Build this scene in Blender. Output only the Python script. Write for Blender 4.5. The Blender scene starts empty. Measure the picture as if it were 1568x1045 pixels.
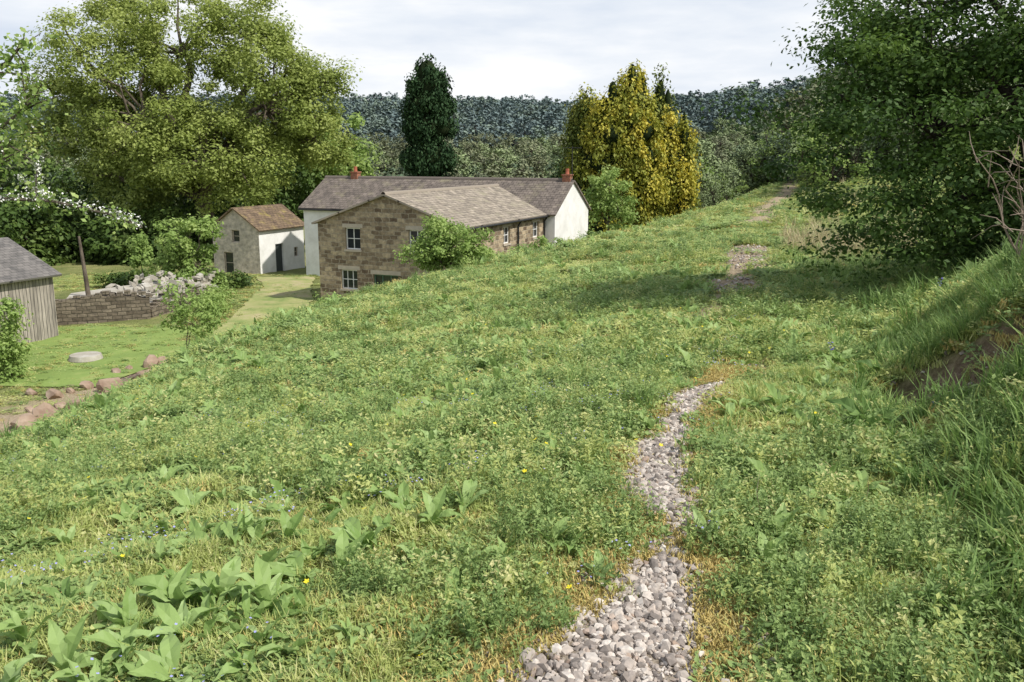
import bpy, math, random
import numpy as np
from mathutils import Vector
random.seed(7); rng=np.random.default_rng(11)
scene=bpy.context.scene
COL=scene.collection
# ---------------------------------------------------------------- noise / terrain
def _hash(i,j,s):
    n=np.sin(i*127.1+j*311.7+s*74.7)*43758.5453
    return n-np.floor(n)
def vn(x,y,s=0):
    xi=np.floor(x); yi=np.floor(y); fx=x-xi; fy=y-yi
    fx=fx*fx*(3-2*fx); fy=fy*fy*(3-2*fy)
    a=_hash(xi,yi,s); b=_hash(xi+1,yi,s); c=_hash(xi,yi+1,s); d=_hash(xi+1,yi+1,s)
    return (a*(1-fx)+b*fx)*(1-fy)+(c*(1-fx)+d*fx)*fy-.5
def vr(x,y,s=0):
    a=.6+s*.37; return vn(x*math.cos(a)-y*math.sin(a),x*math.sin(a)+y*math.cos(a),s)
def ss(t):
    t=np.clip(t,0,1); return t*t*(3-2*t)
PX_Y=[-20,0,2.3,2.8,3.4,3.8,4.15,5.1,5.95,7.2,8,12,17.5,24,35,50,65,90,200,2000]
PX_X=[.2,.2,.28,.37,.56,.74,.72,.88,1.13,1.56,1.95,3.0,4.3,6.3,9.3,14,19.5,28,70,700]
PZ_Y=[-20,4,8,17,24,50,65,90,150,300]
PZ_Z=[0,0,-.3,-.8,-1.0,-1.1,-.9,-.4,1,5]
XB_Y=[-20,10,20,25,30,33,40,50,65,90,200,2000]
XB_X=[-6,-5.8,-5.9,-5.6,-3.5,-1.2,3.3,9.9,18,26,66,690]
def pathx(y): return np.interp(y,PX_Y,PX_X)
def h(x,y):
    x=np.asarray(x,float); y=np.asarray(y,float)
    xp=pathx(y); zp=np.interp(y,PZ_Y,PZ_Z); xb=np.interp(y,XB_Y,XB_X)
    fl=np.interp(y,[-20,30,46,62,80,120,180,250,330,450],[-6.2,-6.1,-5.9,-6.4,-7,-7.5,-6.5,-4.5,-2,4])
    dx=x-xp
    left=np.minimum(dx+.3,0)*np.interp(y,[0,5,10,15,20],[.07,.125,.175,.165,.14])
    drop=np.maximum(0,xb-x); drop=np.where(drop<2,drop*drop*.15,(drop-1)*.6)
    f=zp+left-drop
    k=.8; d=f-fl
    z=fl+np.where(d>k*2,d,np.where(d<-k*2,0,(d+2*k)**2/(8*k)))
    hb=np.interp(y,[0,5,8,12,20,40,70,110],[1.0,1.25,1.3,.55,.3,.4,1.2,3])
    z=z+hb*ss((dx-1.2)/np.interp(y,[8,14],[2.2,3.2]))+np.maximum(0,dx-3)*np.interp(y,[0,30,60,120],[.1,.08,.14,.05])*np.exp(-np.maximum(0,dx-3)/120)
    z=z+vr(x*.8,y*.8,1)*.14*ss((np.abs(dx)-.2)/1.5)+vr(x*2.3,y*2.3,2)*.08+vr(x*.25,y*.25,3)*.3*ss((y-12)/20)*ss((np.abs(dx)-1)/4)*ss((xb+1.5-x)*-.5+1)
    z=z-.5*np.exp(-(((x-3.15)/.42)**2+((y-6.3)/.85)**2)**2)*(1+.5*vr(x*5,y*5,7))
    main=ss((y-330)/330)*(19+9*vn(x/190,y*0+1,5)+4*vn(x/60,y*0,8)+3*vn(x/45,y/45,12))
    side=np.maximum(0,19*ss((x-30)/110)*ss((y-120)/190))*(1-ss((y-350)/200)*.6)
    return z+main+side+3*vn(x/40,y/40,13)*ss((y-110)/100)
def hz(x,y): return float(h(np.array([x]),np.array([y]))[0])
# ---------------------------------------------------------------- material helpers
def newmat(name):
    m=bpy.data.materials.new(name); m.use_nodes=True
    nt=m.node_tree; nt.nodes.clear()
    out=nt.nodes.new('ShaderNodeOutputMaterial')
    return m,nt,out
def N(nt,t,**kw):
    n=nt.nodes.new(t)
    for k,v in kw.items():
        if k in n.inputs.keys(): n.inputs[k].default_value=v
        else: setattr(n,k,v)
    return n
def ramp(nt,stops,fac):
    r=nt.nodes.new('ShaderNodeValToRGB')
    while len(r.color_ramp.elements)<len(stops): r.color_ramp.elements.new(.5)
    for e,(p,c) in zip(r.color_ramp.elements,stops):
        e.position=p; e.color=(*c,1)
    nt.links.new(fac,r.inputs[0]); return r.outputs[0]
def leafmat(name,cols,trans=.3,attr=None,rough=.6):
    m,nt,out=newmat(name)
    o=N(nt,'ShaderNodeObjectInfo'); a=N(nt,'ShaderNodeAttribute',attribute_name='tint')
    wa,wr=(1,0) if attr=='tint' else ((.6,.4) if attr=='far' else (.5,.5))
    ad=N(nt,'ShaderNodeMath',operation='MULTIPLY_ADD'); ad.inputs[1].default_value=wa
    nt.links.new(a.outputs['Fac'],ad.inputs[0])
    mu=N(nt,'ShaderNodeMath',operation='MULTIPLY'); mu.inputs[1].default_value=wr
    nt.links.new(o.outputs['Random'],mu.inputs[0]); nt.links.new(mu.outputs[0],ad.inputs[2]); fac=ad.outputs[0]
    c=ramp(nt,[(i/(len(cols)-1),cc) for i,cc in enumerate(cols)],fac)
    p=N(nt,'ShaderNodeBsdfPrincipled',Roughness=rough); p.inputs['Specular IOR Level'].default_value=.25 if trans>0 else .08
    nt.links.new(c,p.inputs['Base Color'])
    if trans<=0:
        nt.links.new(p.outputs[0],out.inputs[0]); return m
    t=N(nt,'ShaderNodeBsdfTranslucent'); mx=N(nt,'ShaderNodeMixShader'); mx.inputs[0].default_value=trans
    g=N(nt,'ShaderNodeHueSaturation'); g.inputs['Value'].default_value=1.3; g.inputs['Saturation'].default_value=1.05
    nt.links.new(c,g.inputs['Color']); nt.links.new(g.outputs[0],t.inputs['Color'])
    nt.links.new(p.outputs[0],mx.inputs[1]); nt.links.new(t.outputs[0],mx.inputs[2]); nt.links.new(mx.outputs[0],out.inputs[0])
    return m
def noisemat(name,stops,scale=5,detail=6,bump=.3,bscale=None,rough=.9,coord='Object',stretch=(1,1,1),bdist=.02,spec=.2):
    m,nt,out=newmat(name)
    tc=N(nt,'ShaderNodeTexCoord'); mp=N(nt,'ShaderNodeMapping'); mp.inputs['Scale'].default_value=stretch
    nt.links.new(tc.outputs[coord],mp.inputs[0])
    n=N(nt,'ShaderNodeTexNoise',Scale=scale,Detail=detail,Roughness=.65); nt.links.new(mp.outputs[0],n.inputs['Vector'])
    c=ramp(nt,stops,n.outputs['Fac'])
    p=N(nt,'ShaderNodeBsdfPrincipled',Roughness=rough); p.inputs['Specular IOR Level'].default_value=spec
    nt.links.new(c,p.inputs['Base Color'])
    n2=N(nt,'ShaderNodeTexNoise',Scale=bscale or scale*4,Detail=5); nt.links.new(mp.outputs[0],n2.inputs['Vector'])
    b=N(nt,'ShaderNodeBump',Strength=bump,Distance=bdist); nt.links.new(n2.outputs['Fac'],b.inputs['Height']); nt.links.new(b.outputs[0],p.inputs['Normal'])
    nt.links.new(p.outputs[0],out.inputs[0]); return m
def plain(name,c,rough=.6,metal=0,spec=.4):
    m=noisemat(name,[(.3,tuple(v*.85 for v in c)),(.7,tuple(min(1,v*1.12) for v in c))],scale=3,bump=.1,rough=rough,spec=spec); return m
def brickmat(name,c1,c2,mortar,bw,rh,ms,dist,var,bump=.6,moss=None,rough=.9,dsc=1.7):
    m,nt,out=newmat(name)
    uv=N(nt,'ShaderNodeUVMap'); 
    n=N(nt,'ShaderNodeTexNoise',Scale=dsc,Detail=3); nt.links.new(uv.outputs[0],n.inputs['Vector'])
    va=N(nt,'ShaderNodeVectorMath',operation='MULTIPLY_ADD'); va.inputs[1].default_value=(dist,dist,0)
    nt.links.new(n.outputs['Color'],va.inputs[0]); nt.links.new(uv.outputs[0],va.inputs[2])
    b=N(nt,'ShaderNodeTexBrick'); b.inputs['Scale'].default_value=1; b.inputs['Brick Width'].default_value=bw; b.inputs['Row Height'].default_value=rh
    b.inputs['Mortar Size'].default_value=ms; b.inputs['Mortar Smooth'].default_value=.4; b.inputs['Bias'].default_value=0
    b.inputs['Color1'].default_value=(*c1,1); b.inputs['Color2'].default_value=(*c2,1); b.inputs['Mortar'].default_value=(*mortar,1)
    nt.links.new(va.outputs[0],b.inputs['Vector'])
    n2=N(nt,'ShaderNodeTexNoise',Scale=var,Detail=7,Roughness=.7); nt.links.new(uv.outputs[0],n2.inputs['Vector'])
    r=ramp(nt,[(.3,(.5,.5,.5)),(.7,(1.35,1.3,1.25))],n2.outputs['Fac'])
    mu=N(nt,'ShaderNodeMix',data_type='RGBA',blend_type='MULTIPLY'); mu.inputs[0].default_value=1
    nt.links.new(b.outputs['Color'],mu.inputs[6]); nt.links.new(r,mu.inputs[7]); col=mu.outputs[2]
    if moss:
        n3=N(nt,'ShaderNodeTexNoise',Scale=.9,Detail=8,Roughness=.7); nt.links.new(uv.outputs[0],n3.inputs['Vector'])
        r3=ramp(nt,[(.52,(0,0,0)),(.68,(.8,.8,.8))],n3.outputs['Fac'])
        mm=N(nt,'ShaderNodeMix',data_type='RGBA'); nt.links.new(r3,mm.inputs[0]); nt.links.new(col,mm.inputs[6]); mm.inputs[7].default_value=(*moss,1); col=mm.outputs[2]
    p=N(nt,'ShaderNodeBsdfPrincipled',Roughness=rough); p.inputs['Specular IOR Level'].default_value=.2
    nt.links.new(col,p.inputs['Base Color'])
    hh=N(nt,'ShaderNodeMath',operation='MULTIPLY_ADD'); hh.inputs[1].default_value=-1.0; nt.links.new(b.outputs['Fac'],hh.inputs[0]); nt.links.new(n2.outputs['Fac'],hh.inputs[2])
    bp=N(nt,'ShaderNodeBump',Strength=bump,Distance=.04); nt.links.new(hh.outputs[0],bp.inputs['Height']); nt.links.new(bp.outputs[0],p.inputs['Normal'])
    nt.links.new(p.outputs[0],out.inputs[0]); return m
# ---------------------------------------------------------------- mesh helpers
def quadmesh(name,V,Q,mats,mi=None,tint=None,link=True,smooth=None):
    me=bpy.data.meshes.new(name); V=np.asarray(V,np.float32); Q=np.asarray(Q,np.int32)
    k=Q.shape[1]
    me.vertices.add(len(V)); me.vertices.foreach_set('co',V.ravel())
    me.loops.add(Q.size); me.loops.foreach_set('vertex_index',Q.ravel())
    me.polygons.add(len(Q)); me.polygons.foreach_set('loop_start',np.arange(0,Q.size,k,dtype=np.int32))
    for m in mats: me.materials.append(m)
    if mi is not None: me.polygons.foreach_set('material_index',np.asarray(mi,np.int32))
    if smooth is not None: me.polygons.foreach_set('use_smooth',np.asarray(smooth,bool))
    if tint is not None:
        a=me.attributes.new('tint','FLOAT','POINT'); a.data.foreach_set('value',np.asarray(tint,np.float32))
    me.update(calc_edges=True)
    ob=bpy.data.objects.new(name,me)
    if link: COL.objects.link(ob)
    return ob
class MB:
    def __init__(s): s.v=[];s.f=[];s.uv=[];s.t=[]
    def face(s,pts,uvs=None,tint=0):
        i=len(s.v); s.v+= [tuple(p) for p in pts]; s.f.append(list(range(i,i+len(pts))))
        s.uv+= uvs if uvs else [(0,0)]*len(pts); s.t+=[tint]*len(pts)
    def box(s,o,a,b,c,uvs=1):
        o,a,b,c=map(Vector,(o,a,b,c))
        P=lambda i,j,k:o+a*i+b*j+c*k
        la,lb,lc=a.length,b.length,c.length
        for q,(w,hh) in (([P(0,0,0),P(1,0,0),P(1,0,1),P(0,0,1)],(la,lc)),([P(1,1,0),P(0,1,0),P(0,1,1),P(1,1,1)],(la,lc)),
            ([P(1,0,0),P(1,1,0),P(1,1,1),P(1,0,1)],(lb,lc)),([P(0,1,0),P(0,0,0),P(0,0,1),P(0,1,1)],(lb,lc)),
            ([P(0,0,1),P(1,0,1),P(1,1,1),P(0,1,1)],(la,lb)),([P(0,1,0),P(1,1,0),P(1,0,0),P(0,0,0)],(la,lb))):
            s.face(q,[(0,0),(w,0),(w,hh),(0,hh)])
    def obj(s,name,mat,parent=None,link=True,tint=False):
        me=bpy.data.meshes.new(name); me.from_pydata(s.v,[],s.f)
        uv=me.uv_layers.new(name='UVMap'); uv.data.foreach_set('uv',np.array(s.uv,np.float32).ravel())
        if tint:
            a=me.attributes.new('tint','FLOAT','POINT'); a.data.foreach_set('value',np.array(s.t,np.float32))
        me.materials.append(mat); ob=bpy.data.objects.new(name,me)
        if link: COL.objects.link(ob)
        if parent: ob.parent=parent
        return ob
def empty(name,loc=(0,0,0)):
    e=bpy.data.objects.new(name,None); COL.objects.link(e); return e
def tube(pts,rad,n=6):
    pts=np.array(pts,float); V=[];Q=[]
    for i,p in enumerate(pts):
        d=pts[min(i+1,len(pts)-1)]-pts[max(i-1,0)]; d/=np.linalg.norm(d)+1e-9
        a=np.cross(d,[.3,.9,.1] if abs(d[2])>.8 else [0,0,1]); a/=np.linalg.norm(a)+1e-9; b=np.cross(d,a)
        for k in range(n):
            t=2*math.pi*k/n; V.append(p+(a*math.cos(t)+b*math.sin(t))*rad[i])
    for i in range(len(pts)-1):
        for k in range(n):
            Q.append([i*n+k,i*n+(k+1)%n,(i+1)*n+(k+1)%n,(i+1)*n+k])
    return np.array(V),np.array(Q)
def unit(a): return a/(np.linalg.norm(a,axis=-1,keepdims=True)+1e-9)
def leafquads(C,Nn,L,W,axis=None):
    n=len(C); r=rng.normal(size=(n,3))
    if axis is not None: r=r*.35+axis
    t=unit(np.cross(Nn,np.cross(r,Nn))); b=np.cross(Nn,t)
    L=L[:,None]; W=W[:,None]
    V=np.stack([C-t*L*.5,C+b*W*.5+Nn*W*.12,C+t*L*.5,C-b*W*.5+Nn*W*.12],1).reshape(-1,3)
    Q=np.arange(4*n).reshape(-1,4); return V,Q
def bent(p0,p1,r0,r1,k=4,wob=.06):
    p0=np.array(p0,float);p1=np.array(p1,float); L=np.linalg.norm(p1-p0)
    P=[p0+(p1-p0)*t+rng.normal(size=3)*wob*L*math.sin(math.pi*t) + np.array([0,0,.08*L*math.sin(math.pi*t)]) for t in np.linspace(0,1,k+1)]
    return tube(P,np.linspace(r0,r1,k+1),5)
def tree(name,base,lobes,nclump,per,leaf,mats,clr,trunk_r=.3,trunk_h=None,core=0,zflat=.75,inner=.35,up=.35,axis=None,aspect=.6,tintz=.25,limbs=True,link=True,edgewob=.12,wc=.5):
    lob=np.array(lobes,float); w=(lob[:,3]*lob[:,4]*lob[:,5])**.72; w/=w.sum()
    li=rng.choice(len(lob),nclump,p=w)
    d=unit(rng.normal(size=(nclump,3))); r=(inner+(1-inner)*rng.random(nclump)**.6)[:,None]*(1+rng.normal(size=(nclump,1))*edgewob)
    cc=lob[li,:3]+d*r*lob[li,3:6]
    cr=clr*(.55+.9*rng.random(nclump))
    n=nclump*per; ci=np.repeat(np.arange(nclump),per)
    dd=unit(rng.normal(size=(n,3))); rr=(rng.random(n)**.45)[:,None]*(1+rng.normal(size=(n,1))*.15)
    C=cc[ci]+dd*rr*cr[ci][:,None]*np.array([1,1,zflat])
    Nn=unit(dd*.8+np.array([0,0,up*2])+rng.normal(size=(n,3))*.55)
    L=leaf*(.6+.8*rng.random(n)); V,Q=leafquads(C,Nn,L,L*aspect,axis)
    zmin,zmax=C[:,2].min(),C[:,2].max()
    tc=rng.random(nclump)
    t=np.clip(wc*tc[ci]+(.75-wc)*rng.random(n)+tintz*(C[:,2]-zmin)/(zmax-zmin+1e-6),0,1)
    VV=[V];QQ=[Q];T=[np.repeat(t,4)];M=[np.ones(len(Q),int)]; off=len(V)
    def addt(vq):
        nonlocal off
        v,q=vq; VV.append(v);QQ.append(q+off);off+=len(v);T.append(np.zeros(len(v)));M.append(np.zeros(len(q),int))
    base=np.array(base,float)
    if limbs:
        cen=(lob[:,:3]*w[:,None]).sum(0)
        th=trunk_h if trunk_h else (cen[2]-base[2])*.5
        fork=base+np.array([0,0,th]); fork[:2]+= (cen[:2]-base[:2])*.3
        P=[base-np.array([0,0,.3]),base+(fork-base)*.35+rng.normal(size=3)*.03*th,base+(fork-base)*.7+rng.normal(size=3)*.03*th,fork]
        addt(tube(P,[trunk_r*1.35,trunk_r,trunk_r*.85,trunk_r*.72],9))
        for k in range(len(lob)):
            addt(bent(fork-np.array([0,0,rng.random()*.2*th]),lob[k,:3],trunk_r*.55,trunk_r*.25,5))
        sel=rng.choice(nclump,min(nclump,110),replace=False)
        for k in sel: addt(bent(lob[li[k],:3]-np.array([0,0,lob[li[k],5]*.2]),cc[k],trunk_r*.2,trunk_r*.04,3,.08))
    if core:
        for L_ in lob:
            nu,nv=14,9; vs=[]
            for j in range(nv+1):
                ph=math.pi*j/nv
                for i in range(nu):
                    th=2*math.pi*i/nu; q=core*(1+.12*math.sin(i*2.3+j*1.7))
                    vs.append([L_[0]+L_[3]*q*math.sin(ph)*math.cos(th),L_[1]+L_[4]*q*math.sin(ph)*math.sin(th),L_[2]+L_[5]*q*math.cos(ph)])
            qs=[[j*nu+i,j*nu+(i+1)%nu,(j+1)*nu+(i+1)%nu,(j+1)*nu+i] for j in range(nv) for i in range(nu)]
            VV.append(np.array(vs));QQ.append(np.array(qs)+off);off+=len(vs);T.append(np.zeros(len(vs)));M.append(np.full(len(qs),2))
    return quadmesh(name,np.concatenate(VV),np.concatenate(QQ),mats,np.concatenate(M),np.concatenate(T),link=link)
# ---------------------------------------------------------------- scatter
def scatter(name,P,rot,scl,idx,srcs):
    c=bpy.data.collections.new(name+'_parts')
    for o in srcs: c.objects.link(o)
    scl=np.asarray(scl,np.float32)
    if scl.ndim==1: scl=np.repeat(scl[:,None],3,1)
    me=bpy.data.meshes.new(name); me.vertices.add(len(P)); me.vertices.foreach_set('co',np.asarray(P,np.float32).ravel())
    a=me.attributes.new('rot','FLOAT_VECTOR','POINT'); a.data.foreach_set('vector',np.asarray(rot,np.float32).ravel())
    a=me.attributes.new('scl','FLOAT_VECTOR','POINT'); a.data.foreach_set('vector',scl.ravel())
    a=me.attributes.new('idx','INT','POINT'); a.data.foreach_set('value',np.asarray(idx,np.int32))
    me.update(); ob=bpy.data.objects.new(name,me); COL.objects.link(ob)
    ng=bpy.data.node_groups.new(name,'GeometryNodeTree')
    ng.interface.new_socket('Geometry',in_out='INPUT',socket_type='NodeSocketGeometry')
    ng.interface.new_socket('Geometry',in_out='OUTPUT',socket_type='NodeSocketGeometry')
    gi=ng.nodes.new('NodeGroupInput');go=ng.nodes.new('NodeGroupOutput')
    ip=ng.nodes.new('GeometryNodeInstanceOnPoints'); ci=ng.nodes.new('GeometryNodeCollectionInfo')
    ci.inputs['Collection'].default_value=c; ci.inputs['Separate Children'].default_value=True; ci.inputs['Reset Children'].default_value=True
    ip.inputs['Pick Instance'].default_value=True
    def na(nm,t):
        q=ng.nodes.new('GeometryNodeInputNamedAttribute'); q.data_type=t; q.inputs['Name'].default_value=nm; return q.outputs['Attribute']
    ng.links.new(gi.outputs[0],ip.inputs['Points']); ng.links.new(ci.outputs[0],ip.inputs['Instance'])
    ng.links.new(na('idx','INT'),ip.inputs['Instance Index'])
    er=ng.nodes.new('FunctionNodeEulerToRotation'); ng.links.new(na('rot','FLOAT_VECTOR'),er.inputs[0]); ng.links.new(er.outputs[0],ip.inputs['Rotation'])
    ng.links.new(na('scl','FLOAT_VECTOR'),ip.inputs['Scale']); ng.links.new(ip.outputs[0],go.inputs[0])
    md=ob.modifiers.new('instances','NODES'); md.node_group=ng
    return ob
# ---------------------------------------------------------------- materials
M_grass=leafmat('grass_blades',[(.22,.29,.08),(.37,.43,.13),(.50,.54,.20),(.63,.59,.31)],.3)
M_weed=leafmat('weed_leaves',[(.12,.195,.065),(.24,.34,.11),(.39,.47,.18)],.25)
M_dock=leafmat('dock_leaves',[(.19,.30,.08),(.30,.42,.14),(.40,.52,.23)],.3,rough=.5)
M_dark=leafmat('long_grass',[(.10,.18,.05),(.20,.31,.09),(.35,.45,.15)],.3)
M_straw=leafmat('straw',[(.42,.34,.18),(.62,.54,.36)],0)
M_moss=leafmat('dry_moss',[(.38,.31,.10),(.52,.40,.15),(.50,.48,.20)],0)
M_yel=plain('yellow_petals',(.8,.68,.02)); M_blue=plain('blue_petals',(.4,.4,.8)); M_white=plain('white_petals',(.8,.8,.74)); M_pur=plain('bluebell_petals',(.18,.14,.55))
M_bark=noisemat('bark',[(.3,(.07,.055,.04)),(.7,(.18,.15,.115))],scale=6,stretch=(1,1,.3),bump=.8,bdist=.05)
M_barkd=noisemat('dark_bark',[(.3,(.03,.025,.02)),(.7,(.08,.065,.05))],scale=6,stretch=(1,1,.3),bump=.8,bdist=.05)
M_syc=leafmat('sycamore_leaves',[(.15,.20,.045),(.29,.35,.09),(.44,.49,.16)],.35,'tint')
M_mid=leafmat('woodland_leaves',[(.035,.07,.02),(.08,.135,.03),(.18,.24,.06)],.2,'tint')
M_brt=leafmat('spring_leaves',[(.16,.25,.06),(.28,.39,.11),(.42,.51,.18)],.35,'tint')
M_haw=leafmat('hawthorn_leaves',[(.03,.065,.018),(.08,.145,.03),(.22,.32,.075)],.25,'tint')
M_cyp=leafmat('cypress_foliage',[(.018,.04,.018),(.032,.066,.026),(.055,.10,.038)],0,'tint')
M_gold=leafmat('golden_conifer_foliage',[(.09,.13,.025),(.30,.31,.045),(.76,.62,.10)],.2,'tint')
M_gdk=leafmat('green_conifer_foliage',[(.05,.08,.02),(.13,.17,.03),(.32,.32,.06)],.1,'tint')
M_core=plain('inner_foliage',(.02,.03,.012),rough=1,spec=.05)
M_far=leafmat('far_wood_leaves',[(.115,.16,.165),(.145,.195,.19),(.19,.245,.215)],0,'far')  # distance haze painted into the leaf colour: paler and bluer, no atmosphere in scene
# ---------------------------------------------------------------- ground sheet
def axis_pts(lo,hi,d0,g):
    out=[0.0]; s=d0
    while out[-1]<hi: out.append(out[-1]+s); s=max(d0,abs(out[-1])*g)
    neg=[0.0]
    while neg[-1]>lo: neg.append(neg[-1]-max(d0,abs(neg[-1])*g))
    return np.array(sorted(set(neg+out)))
gx=axis_pts(-1800,1800,.08,.022); gy=axis_pts(-60,2500,.08,.018)
X,Y=np.meshgrid(gx,gy); Z=h(X,Y)
V=np.stack([X,Y,Z],-1).reshape(-1,3); nx=len(gx); ny=len(gy)
I=(np.arange(ny-1)[:,None]*nx+np.arange(nx-1)[None]).ravel()
Q=np.stack([I,I+1,I+nx+1,I+nx],1)
M_g,nt,out=newmat('field_ground')
tc=N(nt,'ShaderNodeTexCoord')
n1=N(nt,'ShaderNodeTexNoise',Scale=.35,Detail=9,Roughness=.65); n2=N(nt,'ShaderNodeTexNoise',Scale=14,Detail=6,Roughness=.7)
nt.links.new(tc.outputs['Object'],n1.inputs['Vector']); nt.links.new(tc.outputs['Object'],n2.inputs['Vector'])
c1=ramp(nt,[(.3,(.13,.16,.06)),(.5,(.22,.25,.09)),(.7,(.36,.34,.16))],n1.outputs['Fac'])
c2=ramp(nt,[(.3,(.55,.55,.55)),(.75,(1.35,1.3,1.25))],n2.outputs['Fac'])
mu=N(nt,'ShaderNodeMix',data_type='RGBA',blend_type='MULTIPLY'); mu.inputs[0].default_value=1
nt.links.new(c1,mu.inputs[6]); nt.links.new(c2,mu.inputs[7])
at_=N(nt,'ShaderNodeAttribute',attribute_name='soil'); c3=ramp(nt,[(.3,(.26,.19,.12)),(.7,(.55,.45,.32))],n2.outputs['Fac'])
m2=N(nt,'ShaderNodeMix',data_type='RGBA'); nt.links.new(at_.outputs['Fac'],m2.inputs[0]); nt.links.new(mu.outputs[2],m2.inputs[6]); nt.links.new(c3,m2.inputs[7])
at2=N(nt,'ShaderNodeAttribute',attribute_name='earth'); c4=ramp(nt,[(.3,(.09,.06,.04)),(.5,(.2,.14,.1)),(.7,(.34,.26,.19))],n2.outputs['Fac'])
m3=N(nt,'ShaderNodeMix',data_type='RGBA'); nt.links.new(at2.outputs['Fac'],m3.inputs[0]); nt.links.new(m2.outputs[2],m3.inputs[6]); nt.links.new(c4,m3.inputs[7])
p=N(nt,'ShaderNodeBsdfPrincipled',Roughness=1.0); p.inputs['Specular IOR Level'].default_value=.1
nt.links.new(m3.outputs[2],p.inputs['Base Color'])
bp=N(nt,'ShaderNodeBump',Strength=1,Distance=.08); nt.links.new(n2.outputs['Fac'],bp.inputs['Height']); nt.links.new(bp.outputs[0],p.inputs['Normal']); nt.links.new(p.outputs[0],out.inputs[0])
ground=quadmesh('ground',V,Q,[M_g],smooth=np.ones(len(Q),bool))
def scoop(x,y): return np.clip(np.exp(-((((x-3.25)/.5)**2+((y-6.3)/.95)**2))**2)*1.5,0,1)
def worn(x,y):
    c=np.exp(-(((x-pathx(y)-vn(y*.6,y*0,15)*.4)/np.interp(y,[9,17,24,32,60],[.3,.48,.6,.5,.6]))**2)**1.5)*(1+.9*vr(x*2.2,y*1.4,16))
    seg=ss((vn(x*.8,y*.33,9)+.12)/.15)*(y>12)*(y<30)+((y>15.5)&(y<18.5))+((y>20.5)&(y<27))+((y>7.5)&(y<8.8))*.6+(y>36)*.8
    return np.clip(c*np.clip(seg,0,1)*1.4,0,1)*(y>7.2)
def rubble(x,y): return ss((vn(x*.5,y*.5,91)+.35)/.2)*np.exp(-((x-(-14.6+ (y-27)*.3))/1.7)**2)*(y>22)*(y<37)
def soilf(x,y):
    s=worn(x,y)
    s=np.maximum(s,np.exp(-(((x-pathx(y))/.45)**2))*(y>1)*(y<8)*.8)
    return np.clip(np.maximum(s,rubble(x,y)),0,1)
a=ground.data.attributes.new('soil','FLOAT','POINT'); a.data.foreach_set('value',soilf(V[:,0],V[:,1]).astype(np.float32))
a=ground.data.attributes.new('earth','FLOAT','POINT'); a.data.foreach_set('value',scoop(V[:,0],V[:,1]).astype(np.float32))
def drape(name,ys,xl,xr,mat,off,nxs=8,step=.5):
    yy=np.arange(ys[0],ys[-1],step); L=np.interp(yy,ys,xl);R=np.interp(yy,ys,xr)
    L=L+vn(yy*1.1,yy*0+3,4)*.25*min(1,step*3);R=R+vn(yy*1.3,yy*0+8,6)*.25*min(1,step*3)
    t=np.linspace(0,1,nxs+1); XX=L[:,None]*(1-t)+R[:,None]*t; YY=np.repeat(yy[:,None],nxs+1,1)
    VV=np.stack([XX,YY,h(XX,YY)+off],-1).reshape(-1,3); n=nxs+1
    I=(np.arange(len(yy)-1)[:,None]*n+np.arange(n-1)[None]).ravel()
    return quadmesh(name,VV,np.stack([I,I+1,I+n+1,I+n],1),[mat],smooth=np.ones(len(I),bool))
HW_Y=[1,2.3,3,3.45,3.65,3.85,4.05,4.6,5.3,5.8,6.4,6.9,7.4,7.8]
HW=[.54,.50,.36,.22,.10,.10,.20,.27,.25,.18,.18,.28,.22,0]
M_grav=noisemat('gravel_bed',[(.3,(.18,.14,.10)),(.5,(.30,.25,.19)),(.7,(.40,.35,.3))],scale=40,bump=1,bscale=70,bdist=.02)
ys=np.array(HW_Y); hw=np.array(HW); drape('gravel_path',ys,pathx(ys)-hw*.65,pathx(ys)+hw*.65,M_grav,.012,6,.05)
m,nt,out=newmat('gravel_stone')
oi=N(nt,'ShaderNodeObjectInfo'); tc=N(nt,'ShaderNodeTexCoord'); n=N(nt,'ShaderNodeTexNoise',Scale=2,Detail=5); nt.links.new(tc.outputs['Object'],n.inputs['Vector'])
c=ramp(nt,[(0,(.19,.165,.145)),(.3,(.33,.285,.25)),(.55,(.45,.40,.35)),(.85,(.63,.58,.52)),(1,(.33,.24,.18))],oi.outputs['Random']); c2=ramp(nt,[(.3,(.75,.75,.75)),(.7,(1.15,1.12,1.1))],n.outputs['Fac'])
mu=N(nt,'ShaderNodeMix',data_type='RGBA',blend_type='MULTIPLY'); mu.inputs[0].default_value=1; nt.links.new(c,mu.inputs[6]); nt.links.new(c2,mu.inputs[7])
p=N(nt,'ShaderNodeBsdfPrincipled',Roughness=.85); nt.links.new(mu.outputs[2],p.inputs['Base Color']); nt.links.new(p.outputs[0],out.inputs[0]); M_stone=m
import bmesh
def rock(name,mat,r=1,flat=.6,sub=1,link=False):
    bm=bmesh.new(); bmesh.ops.create_icosphere(bm,subdivisions=sub,radius=r)
    sx,sy=random.uniform(.8,1.3),random.uniform(.6,1.0)
    pl=[(Vector((random.gauss(0,1),random.gauss(0,1),random.gauss(0,1))).normalized(),random.uniform(.4,.75)*r) for _ in range(6)]
    for v in bm.verts:
        for nn,dd in pl:
            q=v.co.dot(nn)-dd
            if q>0: v.co-=nn*q
        k=random.uniform(.9,1.1); v.co=Vector((v.co.x*sx*k,v.co.y*sy*k,v.co.z*flat*k))
    me=bpy.data.meshes.new(name); bm.to_mesh(me); bm.free(); me.materials.append(mat)
    o=bpy.data.objects.new(name,me)
    if link: COL.objects.link(o)
    return o
n=19000; yy=rng.uniform(1.5,7.9,n); hwv=np.interp(yy,HW_Y,HW); xx=pathx(yy)+rng.normal(size=n)*hwv*.48+vn(yy*3,yy*0,3)*.12+vn(yy*9,yy*0,7)*.06
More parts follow.
